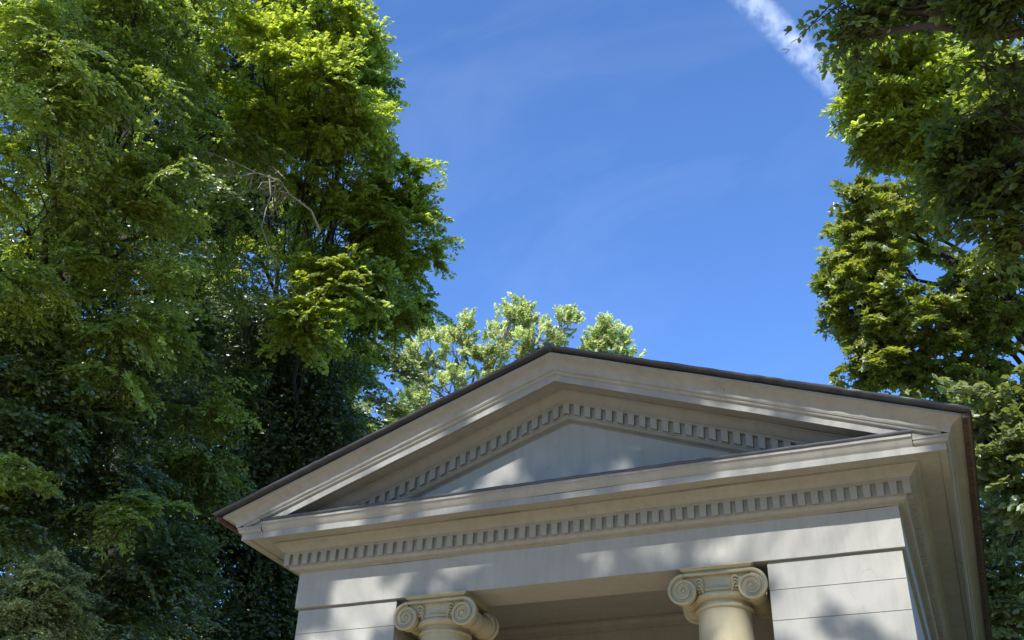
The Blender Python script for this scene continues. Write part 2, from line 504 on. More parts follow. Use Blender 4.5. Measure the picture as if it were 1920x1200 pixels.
# tympanum
m = MB(); m.face([(-2.6, -.002, 5.1), (2.6, -.002, 5.1), (0, -.002, 6.05)])
m.face([(-2.6, .002, 5.1), (2.6, .002, 5.1), (2.6, .002, 5.2), (0, .002, 6.2), (-2.6, .002, 5.2)])
m.build('tympanum', M_WALL, temple)

# dentils
def copy_part(o, x):
    c = o.copy(); COL.objects.link(c); c.parent = o.parent
    c.location = (o.location[0] + x, o.location[1], o.location[2]); return c


DW = 0.059
N = 57
pitch = (2*(W + .116) - DW) / (N - 1)
def dentil_mesh(mb, x0, s=0):
    x1 = x0 + DW
    k = lambda x: -SL * s * x
    t = 0.004
    mb.hexa([(x0 + t, -.113, 4.925 + k(x0)), (x1 - t, -.113, 4.925 + k(x1)), (x0, -.077, 4.930 + k(x0)), (x1, -.077, 4.930 + k(x1)),
             (x0, -.116, 5.0275 + k(x0)), (x1, -.116, 5.0275 + k(x1)), (x0, -.077, 5.0275 + k(x0)), (x1, -.077, 5.0275 + k(x1))])
m = MB(); dentil_mesh(m, -W - .116)
d0 = m.build('dentil', M_TRIM, temple, bevel=.0025)
for i in range(1, N):
    c = copy_part(d0, i * pitch + WRNG.normal(0, .0012) * (i < N - 1))
    c.location[1] += WRNG.normal(0, .0012)
for s in (-1, 1):
    m = MB(); x0 = s * 0.098 - DW/2; dentil_mesh(m, x0, s)
    for i in range(len(m.v)): m.v[i] = (m.v[i][0], m.v[i][1], m.v[i][2] + TOP)
    r0 = m.build('dentil', M_TRIM, temple, bevel=.0025)
    for i in range(1, 20):
        c = copy_part(r0, s * 0.098 * i); c.location[2] = r0.location[2] - SL * 0.098 * i + WRNG.normal(0, .0008); c.location[1] += WRNG.normal(0, .0012)
m = MB(); h = DW/2
for s in (-1, 1):
    zz = lambda x: TOP - SL*abs(x)
    m.hexa([(0, -.113, 4.925 + TOP), (s*h, -.113, 4.925 + zz(h)), (0, -.077, 4.930 + TOP), (s*h, -.077, 4.930 + zz(h)),
            (0, -.116, 5.0275 + TOP), (s*h, -.116, 5.0275 + zz(h)), (0, -.077, 5.0275 + TOP), (s*h, -.077, 5.0275 + zz(h))])
m.build('dentil', M_TRIM, temple)
m = MB()
for s in (-1, 1):
    y = -.116 + DW + (pitch - DW)
    while y < YB - .1:
        m.box(min(s*(W+.077), s*(W+.116)), max(s*(W+.077), s*(W+.116)), y, y + DW, 4.926, 5.0275)
        y += pitch
tag(m.build('side_dentils', M_TRIM, temple), kind='stuff')

# walls: two corner piers with joints between their courses, side and back walls
M_JOINT = plaster('joint_mortar', (0.2, 0.2, 0.19), (0.16, 0.16, 0.15), (0.13, 0.13, 0.12))
P = 0.027
joints = [4.330, 4.099]
while joints[-1] > 0.4: joints.append(joints[-1] - 0.231)
edges = [4.5385] + joints + [0.0]
for s in (-1, 1):
    m = MB()
    xa, xb = 1.589, W - P
    for i in range(len(edges) - 1):
        z1, z0 = edges[i], edges[i + 1]
        zt = z1 - (0.0022 if i else 0); zb = z0 + (0.0022 if i < len(edges) - 2 else 0)
        m.box(min(s*xa, s*xb), max(s*xa, s*xb), P, 0.60, zb, zt)
    o = m.build('corner_pier', M_WALL, temple, bevel=.0016)
    m = MB(); m.box(min(s*(xa+.005), s*(xb-.005)), max(s*(xa+.005), s*(xb-.005)), P + .005, 0.595, 0, 4.5555)
    m.build('pier_joints', M_JOINT, o)
    m = MB()
    m.box(min(s*2.2, s*(W-P-.002)), max(s*2.2, s*(W-P-.002)), 0.602, YB - .03, 0, 4.5385)
    m.box(min(s*1.6, s*(W-P-.004)), max(s*1.6, s*(W-P-.004)), 0.05, YB - .03, 4.5385, 4.5545)
    m.build('side_wall', M_WALL, temple)
m = MB(); m.box(-2.198, 2.198, YB - .3, YB - .02, 0, 5.2); m.build('back_wall', M_WALL, temple)
# porch: ceiling, inner wall with its crowning moulding
m = MB(); m.box(-2.198, 2.198, 0.437, 2.25, 4.86, 4.90); m.build('porch_ceiling', M_WALL, temple)
m = MB(); m.box(-2.198, 2.198, 2.02, 2.25, 0, 4.858); m.build('porch_wall', M_WALL, temple)
pm = [(2.018, 4.74), (2.006, 4.745), (2.006, 4.765), (1.99, 4.77), (1.985, 4.80), (1.96, 4.825), (1.945, 4.83), (1.945, 4.857)]
m = MB(); m.grid([[(-2.19, y, z) for y, z in pm], [(2.19, y, z) for y, z in pm]]); m.build('porch_moulding', M_TRIM, temple, smooth=35)
# steps
m = MB()
for i in range(3): m.box(-2.9 + .0*i, 2.9, -0.85 + .3*i, 2.2, 0.16*i + (0.006 if i == 0 else 0), 0.16*(i+1))
m.build('porch_steps', M_STEP, temple, bevel=.006)


# columns: shaft, echinus, cushion, scrolls, abacus
def spiral(cx, cz, r0, turns, y, s, n=110):
    """ridge of a volute: s=+1 starts at the top and winds outwards-down to the right"""
    pts, rad = [], []
    for i in range(n + 1):
        t = i / n
        a = math.pi/2 - s * t * turns * 2*math.pi
        r = r0 * (1 - t) ** 1.05 * 0.90 + 0.010
        pts.append((cx + r*math.cos(a), y, cz + r*math.sin(a)))
        rad.append(0.0115 * (1 - t) ** 0.8 + 0.0042)
    return pts, rad


def make_column(xc):
    yc = 0.235
    m = MB()
    prof = []
    for i in range(25):
        t = i / 24
        r = 0.262 - 0.055 * t ** 1.7
        prof.append((r, 0.62 + (4.235 - 0.62) * t))
    prof += [(0.208, 4.240), (0.222, 4.248), (0.226, 4.258), (0.222, 4.268), (0.210, 4.275), (0.207, 4.285), (0.210, 4.32)]
    base = [(0.0, 0.482), (0.34, 0.482), (0.34, 0.52), (0.325, 0.525), (0.345, 0.55), (0.325, 0.58), (0.29, 0.585), (0.285, 0.60), (0.268, 0.61)]
    m.lathe(base + prof, (xc, yc, 0), 64)
    col = m.build('column', M_COL, temple, smooth=35)
    # echinus ring
    m = MB()
    m.lathe([(0.206, 4.300)] + [(0.206 + .045*math.sin(a), 4.335 - .035*math.cos(a)) for a in np.linspace(0, math.pi*.75, 9)] +
            [(0.232, 4.362), (0.240, 4.366), (0.246, 4.376), (0.240, 4.388), (0.20, 4.40)], (xc, yc, 0), 64)
    m.build('echinus', M_COL, col, smooth=40)
    # cushion between the scrolls (hollow channel with raised borders, sagging below)
    m = MB()
    rows = []
    hw = 0.275
    for i in range(41):
        x = -hw + 2*hw*i/40
        sag = 4.398 + 0.030 * (abs(x)/hw) ** 2 * 0 - 0.022 * (1 - (x/hw)**2)
        zt_ = 4.513
        zs = [sag, sag, sag + .012, sag + .016, zt_ - .034, zt_ - .030, zt_ - .014, zt_ - .010, zt_, zt_]
        ys = [yc, .012, .012, .020, .020, .008, .008, -.002, -.002, yc]
        rows.append([(xc + x, y, z) for y, z in zip(ys, zs)])
    m.grid(rows)
    m.tube([(xc - .262, -.009, 4.4985), (xc, -.008, 4.4975), (xc + .262, -.009, 4.4985)], .0135, 8)
    rows2 = [[(x, 2*yc - y, z) for x, y, z in r] for r in rows]
    m.grid(rows2)
    m.build('cushion', M_COL, col, smooth=40)
    # four scrolls: disc, spiral ridge, eye
    cz = 4.377
    for s in (-1, 1):
        for back in (0, 1):
            cx = xc + s * 0.262
            y0 = -0.006 if not back else 2*yc + .006
            sg = 1 if not back else -1
            m = MB()
            pts, rad = spiral(cx, cz, 0.124, 2.6, y0 - sg*0.004, s)
            m.tube(pts, rad, 8)
            # disc following the spiral outline
            out_ = []
            for k in range(49):
                a = math.pi/2 - s * 2*math.pi*k/48
                r = 0.124 * (1 - (k/48)/2.6) ** 1.05 * 0.90 + 0.012
                out_.append((r*math.cos(a), r*math.sin(a)))
            rows = [[(cx + .001*x, y0, cz + .001*z) for x, z in out_], [(cx + .96*x, y0 + sg*.004, cz + .96*z) for x, z in out_],
                    [(cx + x, y0 + sg*.010, cz + z) for x, z in out_], [(cx + x, y0 + sg*.06, cz + z) for x, z in out_], [(cx + .4*x, y0 + sg*.064, cz + .4*z) for x, z in out_]]
            m.grid(rows)
            m.lathe([(0.0, y0 - sg*.016), (0.009, y0 - sg*.014), (0.0135, y0 - sg*.008), (0.014, y0)], (cx, 0, cz), 20, 'Y')
            # small palmette in the inner corner
            for q, (dx, dz, ln) in enumerate(((-.100, .075, .070), (-.108, .050, .062), (-.112, .028, .048))):
                pp, rr = [], []
                for k in range(8):
                    t = k / 7
                    pp.append((cx + s*(dx - ln*t*.85), y0 + sg*.018 - sg*.012*math.sin(math.pi*t), cz + dz - .030*t*t*(1+q*.5) + .018*math.sin(math.pi*t)))
                    rr.append(0.0035 + 0.0065*math.sin(math.pi*min(1, .15 + t*.8)))
                m.tube(pp, rr, 6)
            m.build('volute', M_COL, col, smooth=45)
        # bolster running front to back with a tied waist
        m = MB()
        prof = [(0.098, 0.05), (0.100, 0.075), (0.094, 0.095), (0.080, 0.135), (0.072, 0.165), (0.078, 0.170), (0.078, 0.182), (0.070, 0.186), (0.070, 0.196), (0.082, 0.200), (0.085, yc)]
        prof = prof + [(r, 2*yc - h) for r, h in prof[::-1][1:]]
        m.lathe(prof, (xc + s*0.258, 0, cz - .004), 36, 'Y')
        m.build('bolster', M_COL, col, smooth=40)
    # abacus
    m = MB()
    A = [(0.240, 4.514), (0.252, 4.514), (0.256, 4.522), (0.262, 4.526)] + [(0.264 + .016*t, 4.527 + .014*t*t) for t in np.linspace(0, 1, 5)] + [(0.2875, 4.543), (0.2875, 4.5565)]
    rows = [[(xc - (a), yc - (a - .025), z), (xc + a, yc - (a - .025), z), (xc + a, yc + (a - .025), z), (xc - a, yc + (a - .025), z), (xc - a, yc - (a - .025), z)] for a, z in A]
    m.grid(rows)
    m.build('abacus', M_COL, col)
    return col


make_column(-1.20)
make_column(1.20)


# ------------------------------------------------------------------ trees
LEAFSHAPE = {
    # (verts along x = stalk to tip, y = width, z = fold), faces
    'oval': (np.array([(0, 0, 0), (.30, .27, .05), (.72, .22, .03), (1, 0, -.06), (.72, -.22, .03), (.30, -.27, .05)]), [(0, 1, 2, 3), (0, 3, 4, 5)]),
    'round': (np.array([(0, 0, 0), (.2, .42, .06), (.65, .36, .05), (1, 0, -.05), (.65, -.36, .05), (.2, -.42, .06)]), [(0, 1, 2, 3), (0, 3, 4, 5)]),
    'fine': (np.array([(0, 0, 0), (.4, .30, .06), (1, 0, -.04), (.4, -.30, .06)]), [(0, 1, 2), (0, 2, 3)]),
    'beech': (np.array([(0, 0, 0), (.16, .17, .04), (.42, .30, .07), (.68, .25, .05), (.88, .10, .0), (1, 0, -.06), (.88, -.10, .0), (.68, -.25, .05), (.42, -.30, .07), (.16, -.17, .04), (.42, 0, 0), (.7, 0, -.01)]),
              [(0, 10, 2, 1), (10, 11, 3, 2), (11, 5, 4, 3), (0, 9, 8, 10), (10, 8, 7, 11), (11, 7, 6, 5)]),
    'maple': (np.array([(0, 0, 0), (.06, .40, .03), (.36, .22, .02), (.56, .56, .02), (.62, .18, .03), (1, 0, -.06),
                        (.62, -.18, .03), (.56, -.56, .02), (.36, -.22, .02), (.06, -.40, .03)]),
              [(0, 1, 2, 4), (2, 3, 4), (0, 4, 5, 6), (0, 6, 8, 9), (6, 7, 8)]),
}


LEAN = np.array((0.08, -1.0, 0.22))      # outer leaves hang facing the open, sunny side


def unit(a): return a / (np.linalg.norm(a, axis=-1, keepdims=True) + 1e-9)


def spray_template(rng, L=1.0, nside=7, step=0.055, flat=0.18, droop=0.25, ang=50, side_len=0.5):
    """one flat leafy spray: main twig along x with side twigs, leaves left and right of each twig"""
    P, D, Nn, tw = [], [], [], []
    def twig(o, d, ln, lvl):
        n = max(3, int(ln / step))
        pts = []
        side = np.cross((0, 0, 1.0), d); side /= np.linalg.norm(side)
        for i in range(n + 1):
            t = i / n
            p = o + d * ln * t + np.array((0, 0, -droop * ln * t * t * (.6 + .4*lvl))) + rng.normal(0, .008, 3)
            pts.append(p)
            if i == 0 or (lvl == 0 and t < .25): continue
            for sgn in ((1, -1) if i < n else (1, -1, 0)):
                a = R(rng.normal(52, 14)) * sgn
                ld = d * math.cos(a) + side * math.sin(a)
                ld = ld + np.array((0, 0, rng.normal(-.22, .22)))
                P.append(p + rng.normal(0, .006, 3)); D.append(ld)
                Nn.append(np.array((0, 0, 1.0)) + rng.normal(0, flat * 2.2, 3))
        tw.append((np.array(pts), lvl))
        return pts
    main = twig(np.zeros(3), np.array((1.0, 0, 0)), L, 0)
    for k in range(nside):
        t = .15 + .78 * k / nside
        sgn = 1 if k % 2 else -1
        a = R(rng.normal(ang, 10)) * sgn
        d = np.array((math.cos(a), math.sin(a), rng.normal(0, .10)))
        o = main[min(len(main)-1, int(t * (len(main)-1)))]
        twig(o, unit(d), L * side_len * (1 - .55*t) * rng.uniform(.7, 1.2), 1)
    return np.array(P), unit(np.array(D)), unit(np.array(Nn)), tw


def leaves_mesh(name, P, D, Nn, Sz, tint, shape):
    V0, F0 = LEAFSHAPE[shape]
    n = len(P)
    X = unit(D); Z = unit(Nn - X * np.sum(Nn*X, axis=1, keepdims=True)); Y = np.cross(Z, X)
    V = P[:, None, :] + Sz[:, None, None] * (V0[None, :, 0, None]*X[:, None, :] + V0[None, :, 1, None]*Y[:, None, :] + V0[None, :, 2, None]*Z[:, None, :])
    k = len(V0)
    base = (np.arange(n) * k)
    polys = [base[:, None] + np.array(f)[None, :] for f in F0]
    me = mesh_np(name, V.reshape(-1, 3), polys)
    a = me.attributes.new('tint', 'FLOAT', 'FACE')
    a.data.foreach_set('value', np.concatenate([tint] * len(F0)).astype(np.float32))
    return me


def tubes_np(lines):
    """many tapering 4-sided twigs as arrays: lines = [(pts, r0, r1)]"""
    V, Fq = [], []
    b = 0
    for pts, r0, r1 in lines:
        pts = np.asarray(pts); n = len(pts)
        t = np.gradient(pts, axis=0); t = unit(t)
        ref = np.where(np.abs(t[:, 2:3]) < .9, np.array([[0, 0, 1.0]]), np.array([[1.0, 0, 0]]))
        a = unit(np.cross(t, ref)); c = np.cross(a, t)
        r = np.linspace(r0, r1, n)[:, None]
        k = 4 if r0 < .03 else (7 if r0 < .12 else 14)
        ring = np.stack([pts + r*(math.cos(2*math.pi*j/k)*a + math.sin(2*math.pi*j/k)*c) for j in range(k)], 1)
        V.append(ring.reshape(-1, 3))
        i = np.arange(n - 1)[:, None]; j = np.arange(k)[None, :]
        q = np.stack([b + i*k + j, b + i*k + (j+1) % k, b + (i+1)*k + (j+1) % k, b + (i+1)*k + j], -1).reshape(-1, 4)
        Fq.append(q); b += n*k
    return np.concatenate(V), np.concatenate(Fq)


def curve(p0, p1, sag, rng, n=8, wob=.06):
    t = np.linspace(0, 1, n)[:, None]
    L = np.linalg.norm(np.asarray(p1) - p0)
    c = p0 + (np.asarray(p1) - p0) * t + np.array([[0, 0, 1.0]]) * sag * L * np.sin(math.pi * t)
    k = rng.normal(0, wob * L / 2, (n, 3)) * np.sin(math.pi * t)
    return c + k


def make_tree(name, label, cat, group, leaf, shape, size, lobes, trunk, rng, tufts=1.0, spray_kw=None, L=(.7, 1.1), up=0.0,
              per_tuft=5, trunk_r=.3, tmpl=7, shell=.55, tint=(.5, .22), spread=65, lean=.9, jit=.3, el=(12, 16), tilt=.22, extra=None, flatten=.8, limb_r=.07, bark=None, limbs=True):
    """trunk: list of points from the ground up; lobes: (centre, (rx, ry, rz), tuft count)"""
    base = np.array((trunk[0][0], trunk[0][1], 0.0))
    root = empty(name, base); tag(root, label, cat, group)
    kw = spray_kw or {}
    T = [spray_template(rng, 1.0, **kw) for _ in range(tmpl)]
    lines = []
    tp = np.array([p for p in trunk])
    # smooth trunk
    tt = np.linspace(0, 1, len(tp)); ts = np.linspace(0, 1, 26)
    ts_p = np.stack([np.interp(ts, tt, tp[:, k]) for k in range(3)], 1)
    for _ in range(3): ts_p[1:-1] = .25*ts_p[:-2] + .5*ts_p[1:-1] + .25*ts_p[2:]
    lines.append((ts_p, trunk_r, trunk_r * .25))
    PP, DD, NN, SS, TT = [], [], [], [], []
    for c, rad, nt_ in lobes:
        c = np.asarray(c); rad = np.asarray(rad)
        if limbs:
            # limb leaves the trunk below the lobe
            zt_ = c[2] - np.linalg.norm(c[:2] - ts_p[len(ts_p)//2][:2]) * .55
            i = int(np.argmin(np.abs(ts_p[:, 2] - zt_)))
            i = min(i, len(ts_p) - 3)
            limb = curve(ts_p[i], c, .06, rng, 10, .05)
            lines.append((limb, limb_r, min(.018, limb_r)))
        nt_ = max(1, int(nt_ * tufts))
        for _ in range(nt_):
            d = unit(rng.normal(0, 1, 3))
            rr = shell + (1 - shell) * rng.random() ** .6
            ctr = c + d * np.maximum(rad - .5 * (L[0] + L[1]) / 2, .2 * rad) * rr
            outd = unit(d * np.array((1, 1, .45)) + rng.normal(0, .25, 3))
            if limbs:
                q = limb[rng.integers(5, 10)]
                lines.append((curve(q, ctr, -.04, rng, 6, .05), min(.014, limb_r), min(.007, limb_r)))
            tt_ = rng.normal(tint[0], tint[1] * .6)
            for k in range(rng.poisson(per_tuft) + 1):
                az = math.atan2(outd[1], outd[0]) + R(rng.normal(0, spread))
                el_ = R(rng.normal(*el)) + up + .5 * math.asin(np.clip(outd[2], -1, 1)) * (.3 + .7*(up > .3))
                x = np.array((math.cos(az)*math.cos(el_), math.sin(az)*math.cos(el_), math.sin(el_)))
                z = unit(np.array((0, 0, 1.0)) + rng.normal(0, tilt, 3)); z = unit(z - x * (z @ x)) if abs(x[2]) < .97 else unit(np.cross(x, (0, 1, 0)))
                y = np.cross(z, x)
                M = np.stack((x, y, z), 1)
                s = rng.uniform(*L)
                o = ctr + rng.normal(0, .16, 3) * np.array((1, 1, flatten)) * s
                tP, tD, tN, tw = T[rng.integers(tmpl)]
                keep = rng.random(len(tP)) < .93
                PP.append(o + (tP[keep] * s) @ M.T); DD.append(tD[keep] @ M.T); NN.append(tN[keep] @ M.T)
                nn = int(keep.sum())
                SS.append(size * rng.uniform(.75, 1.2, nn)); TT.append(np.clip(tt_ + rng.normal(0, tint[1], nn), 0, 1))
                for pts, lvl in tw[:1]:
                    lines.append((o + (pts[::4] * s) @ M.T, .006, .003))
    P = np.concatenate(PP); D = np.concatenate(DD); Nn = np.concatenate(NN); Sz = np.concatenate(SS); Ti = np.concatenate(TT)
    Nn = unit(Nn + lean * LEAN + rng.normal(0, jit, Nn.shape))      # leaves turn towards the light
    V, Fq = tubes_np(lines)
    link('trunk', mesh_np('trunk', V, [Fq], True), bark or M_BARK, root)
    link('crown', leaves_mesh('crown', P, D, Nn, Sz, Ti, shape), M_LEAF[leaf], root)
    print('TREE', name, len(P))
    return root, P, rng


def lobe(u, v, dist, rpx, n, ry=1.0, rz=1.0, rx=1.0):
    r = rpx * dist / F
    return (at(u, v, dist), (r*rx, r*ry, r*rz), n)


SPR = dict(nside=7, step=.058, flat=.16, droop=.22)
PEND = dict(nside=6, step=.06, flat=.45, droop=.9, side_len=.45)
LOOSE = dict(nside=6, step=.07, flat=.5, droop=.1, side_len=.5)


def foot(p, dx=0.0, dy=0.0): return np.array((p[0] + dx, p[1] + dy, 0.0))


# --- left: the big tree whose leaning trunk shows among the leaves
rng = np.random.default_rng(11)
HS = dict(nside=7, step=.042, flat=.2, droop=.38)
a = at(60, 650, 16.5)
tr = [foot(a, -.5, -.3), a, at(118, 520, 17), at(180, 420, 17.6), at(235, 210, 19.4), at(265, 20, 22.5), at(280, -150, 25)]
lob = [lobe(*q) for q in (
    (110, 120, 15.5, 130, 8), (250, 180, 16, 110, 7), (330, 60, 17, 120, 6), (90, 250, 15, 115, 7), (285, 335, 15.4, 85, 6), (390, 250, 17, 95, 4),
    (50, 400, 15.5, 115, 5), (240, 460, 15.4, 110, 7), (410, 430, 17.5, 90, 4), (240, 590, 15.5, 90, 5), (40, 540, 15, 70, 3), (370, 560, 17.5, 90, 3),
    (60, -40, 17, 150, 5), (300, -60, 18, 150, 5), (150, 330, 18.5, 140, 4), (230, 700, 15.2, 60, 2), (370, 850, 16.4, 55, 3), (380, 760, 16.6, 45, 2), (50, 900, 14.6, 60, 2), (260, 960, 15.0, 60, 2), (170, 690, 15.4, 50, 1), (255, 30, 16.2, 70, 4), (265, -20, 16.5, 60, 3), (150, 560, 15.6, 45, 1))]
root, P, _ = make_tree('hornbeam_tree', 'big hornbeam with leaning dark trunk and layered sprays at the left edge of the photo', 'tree', 'trees beside and behind the temple',
          'hornbeam', 'oval', .068, lob, tr, rng, tufts=1.2, spray_kw=HS, L=(.45, 1.0), per_tuft=7, trunk_r=.34, flatten=.5, lean=1.2, jit=.5, tint=(.5, .3), el=(-14, 12), tilt=.24, spread=58)
rng = np.random.default_rng(14)  # lower hornbeam foliage built as its own tree, shade painted into the leaves
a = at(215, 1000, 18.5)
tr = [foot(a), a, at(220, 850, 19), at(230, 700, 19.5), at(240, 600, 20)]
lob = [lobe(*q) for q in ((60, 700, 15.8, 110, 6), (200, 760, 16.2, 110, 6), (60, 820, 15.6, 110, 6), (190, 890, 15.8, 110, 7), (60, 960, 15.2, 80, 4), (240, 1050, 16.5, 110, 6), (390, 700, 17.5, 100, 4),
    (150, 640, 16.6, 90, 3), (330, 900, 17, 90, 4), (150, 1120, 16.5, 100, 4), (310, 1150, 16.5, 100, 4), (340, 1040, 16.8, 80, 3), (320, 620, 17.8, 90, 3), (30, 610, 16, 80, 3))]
make_tree('shade_tinted_hornbeam', 'lower hornbeam foliage with shade put into its deep green leaf colour, filling the lower left below the leaning trunk', 'tree', 'trees beside and behind the temple',
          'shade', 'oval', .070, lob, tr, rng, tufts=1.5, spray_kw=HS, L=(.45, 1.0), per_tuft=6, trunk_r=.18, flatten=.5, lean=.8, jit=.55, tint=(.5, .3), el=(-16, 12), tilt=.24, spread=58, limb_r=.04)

# --- the bright lime tree standing against the sky, right of it
rng = np.random.default_rng(12)
a = at(520, 900, 25)
tr = [foot(a, -.3, 0), a, at(540, 700, 25), at(565, 500, 24), at(590, 300, 22), at(600, 100, 22.5), at(610, -150, 24)]
lob = [lobe(*q) for q in (
    (600, 40, 18.5, 90, 7), (578, 180, 17.2, 112, 12), (490, 130, 17.8, 105, 7), (640, 240, 18, 78, 7), (735, 335, 18.6, 50, 5), (735, 425, 19, 82, 7),
    (625, 345, 18.2, 105, 8), (785, 480, 19.5, 50, 4), (735, 555, 19.5, 75, 6), (610, 540, 16.8, 75, 6), (585, 610, 16.5, 50, 4), (665, 530, 17.2, 60, 5), (660, 450, 18.6, 100, 6), (650, 95, 19, 42, 4), (460, 250, 17.6, 90, 5),
    (650, 650, 20, 70, 4), (560, 720, 20.5, 105, 5), (500, 540, 19.5, 100, 4), (580, -60, 20, 100, 6), (668, 175, 19, 38, 3), (705, 600, 19.8, 50, 3), (500, 20, 20, 100, 5))]
make_tree('lime_tree', 'tall lime tree with bright yellow green crown against the sky left of the gable', 'tree', 'trees beside and behind the temple',
          'lime', 'round', .068, lob, tr, rng, tufts=1.7, spray_kw=dict(nside=7, step=.05, flat=.2, droop=.3), L=(.34, .8), per_tuft=5, trunk_r=.28, flatten=.5, shell=.78, lean=1.4, jit=.45, tint=(.5, .28), el=(-5, 15), tilt=.26)

# bare pale branch in it
rng = np.random.default_rng(3)
dl = []
main = [at(590, 440, 16.6), at(578, 390, 16.4), at(540, 355, 16.3), at(505, 335, 16.2), at(470, 315, 16.1), at(430, 296, 16.0), at(385, 283, 15.9)]
main = [np.array(p) + rng.normal(0, .03, 3) + CF*.35 for p in main]
dl.append((np.array(main), .026, .005))
dl.append((np.array([at(505, 335, 16.2), at(508, 365, 16.1), at(498, 395, 16.0), at(490, 430, 16)]), .015, .006))
dl.append((np.array([at(492, 430, 16), at(505, 470, 16.2), at(560, 560, 16.5), at(575, 620, 16.4)]), .011, .005))
for k in range(22):
    i = rng.integers(2, 7); o = np.array(main[i]) + rng.normal(0, .02, 3)
    e = o + np.array((-rng.uniform(.2, .8), rng.normal(0, .2), rng.normal(-.05, .22)))
    c = curve(o, e, rng.normal(0, .08), rng, 7, .12); dl.append((c, .010, .004))
    for _ in range(2):
        o2 = c[rng.integers(2, 6)]; dl.append((curve(o2, o2 + np.array((-rng.uniform(.05, .35), rng.normal(0, .1), rng.normal(0, .14))), .05, rng, 5, .1), .006, .003))
V, Fq = tubes_np(dl)
db = link('dead_branch', mesh_np('dead_branch', V, [Fq], True), M_PALEBARK)
db.parent = bpy.data.objects['lime_tree']; db.location = -bpy.data.objects['lime_tree'].location
tag(db, 'bare pale dead branch with twigs')

# --- dark weeping trees that close the view below the lime
rng = np.random.default_rng(21)
a = at(370, 1150, 25)
tr = [foot(a), a, at(380, 900, 25), at(400, 700, 25), at(410, 560, 25)]
lob = [lobe(*q) for q in ((330, 700, 21, 130, 5), (450, 680, 22, 130, 5), (560, 830, 22.5, 110, 5), (430, 860, 20.5, 120, 6), (330, 960, 20.5, 120, 5), (450, 1030, 20.5, 110, 5),
                          (300, 1130, 20.5, 110, 4), (480, 1150, 20.5, 110, 4), (610, 780, 23, 70, 3), (520, 940, 21, 70, 4), (545, 1010, 21, 60, 5), (540, 1090, 21, 50, 5), (550, 1160, 21, 50, 5), (545, 640, 19.3, 70, 3), (600, 710, 19.3, 70, 4), (480, 640, 19.3, 80, 3), (620, 790, 19.5, 50, 3), (520, 780, 19.3, 80, 4), (470, 560, 19, 60, 2), (380, 560, 24, 140, 5), (520, 620, 24, 110, 5))]
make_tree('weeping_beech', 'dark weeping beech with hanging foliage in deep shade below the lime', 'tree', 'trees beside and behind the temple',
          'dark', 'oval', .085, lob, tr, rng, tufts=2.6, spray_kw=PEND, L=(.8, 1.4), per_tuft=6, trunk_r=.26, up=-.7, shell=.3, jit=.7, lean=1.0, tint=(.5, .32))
rng = np.random.default_rng(22)
a = at(60, 1100, 24)
tr = [foot(a), a, at(80, 800, 26), at(100, 500, 28), at(110, 100, 33)]
lob = [lobe(*q) for q in ((40, 700, 25, 170, 6), (180, 780, 25, 150, 5), (60, 1000, 24, 150, 5), (200, 1030, 24, 140, 5), (60, 450, 27, 170, 6), (220, 560, 26, 150, 6),
                          (100, 200, 30, 180, 6), (280, 250, 30, 160, 6), (430, 60, 31, 150, 6), (330, 420, 29, 140, 6), (180, 1180, 23, 120, 4), (60, 20, 32, 150, 5), (420, 260, 30, 110, 5), (490, 400, 28, 90, 4), (20, 720, 24, 80, 4), (30, 880, 23, 80, 4), (120, 880, 24, 90, 4), (180, 1020, 22, 80, 4), (280, 900, 24, 90, 4), (360, 760, 26, 90, 3), (400, 640, 27, 100, 4), (120, 60, 31, 120, 5), (250, 130, 31, 120, 4))]
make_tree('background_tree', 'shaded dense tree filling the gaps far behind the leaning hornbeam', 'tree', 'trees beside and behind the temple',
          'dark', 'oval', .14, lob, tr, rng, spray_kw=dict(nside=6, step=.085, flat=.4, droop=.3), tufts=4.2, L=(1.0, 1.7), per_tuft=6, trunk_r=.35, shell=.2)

# --- cypress at the lower left corner
rng = np.random.default_rng(31)
a = at(60, 1230, 13)
tr = [foot(a), a, at(70, 1120, 13.3), at(85, 1050, 13.6)]
lob = [lobe(*q) for q in ((40, 1190, 12.8, 80, 14), (80, 1120, 12.8, 60, 12), (85, 1070, 13, 32, 6), (20, 1130, 13, 50, 7), (115, 1180, 13, 45, 8), (10, 1250, 13, 90, 6))]
make_tree('cypress_tree', 'grey green cypress with drooping feathery tips in the lower left corner', 'tree', 'trees beside and behind the temple',
          'cypress', 'fine', .034, lob, tr, rng, spray_kw=dict(nside=9, step=.03, flat=.5, droop=.9, side_len=.35), L=(.28, .5), per_tuft=6, trunk_r=.12, up=-.1, limb_r=.02)

# --- feathery tree between lime and poplar
rng = np.random.default_rng(41)
a = at(640, 900, 27)
tr = [foot(a, .3), a, at(650, 760, 28), at(690, 660, 29), at(710, 610, 29.5)]
lob = [lobe(*q) for q in ((715, 640, 28, 34, 3), (730, 690, 28, 26, 1), (725, 745, 27.5, 34, 3), (700, 790, 27, 20, 1), (640, 800, 27, 30, 2), (655, 700, 28, 40, 3))]
make_tree('willow_tree', 'dull green feathery willow peeping out between the lime and the poplars', 'tree', 'trees beside and behind the temple',
          'hazel', 'fine', .15, lob, tr, rng, spray_kw=LOOSE, L=(.7, 1.1), per_tuft=3, trunk_r=.16, up=-.3, limb_r=.03)
rng = np.random.default_rng(42)
a = at(660, 860, 24)
lob = [lobe(*q) for q in ((662, 822, 24, 18, 3), (680, 812, 24, 12, 2), (645, 838, 24, 14, 2))]
make_tree('lilac_bush', 'small yellow green bush tip just above the left roof slope', 'bush', None,
          'lime', 'round', .10, lob, [foot(a), a, at(662, 822, 24)], rng, spray_kw=LOOSE, L=(.3, .5), per_tuft=4, trunk_r=.06, limb_r=.02)

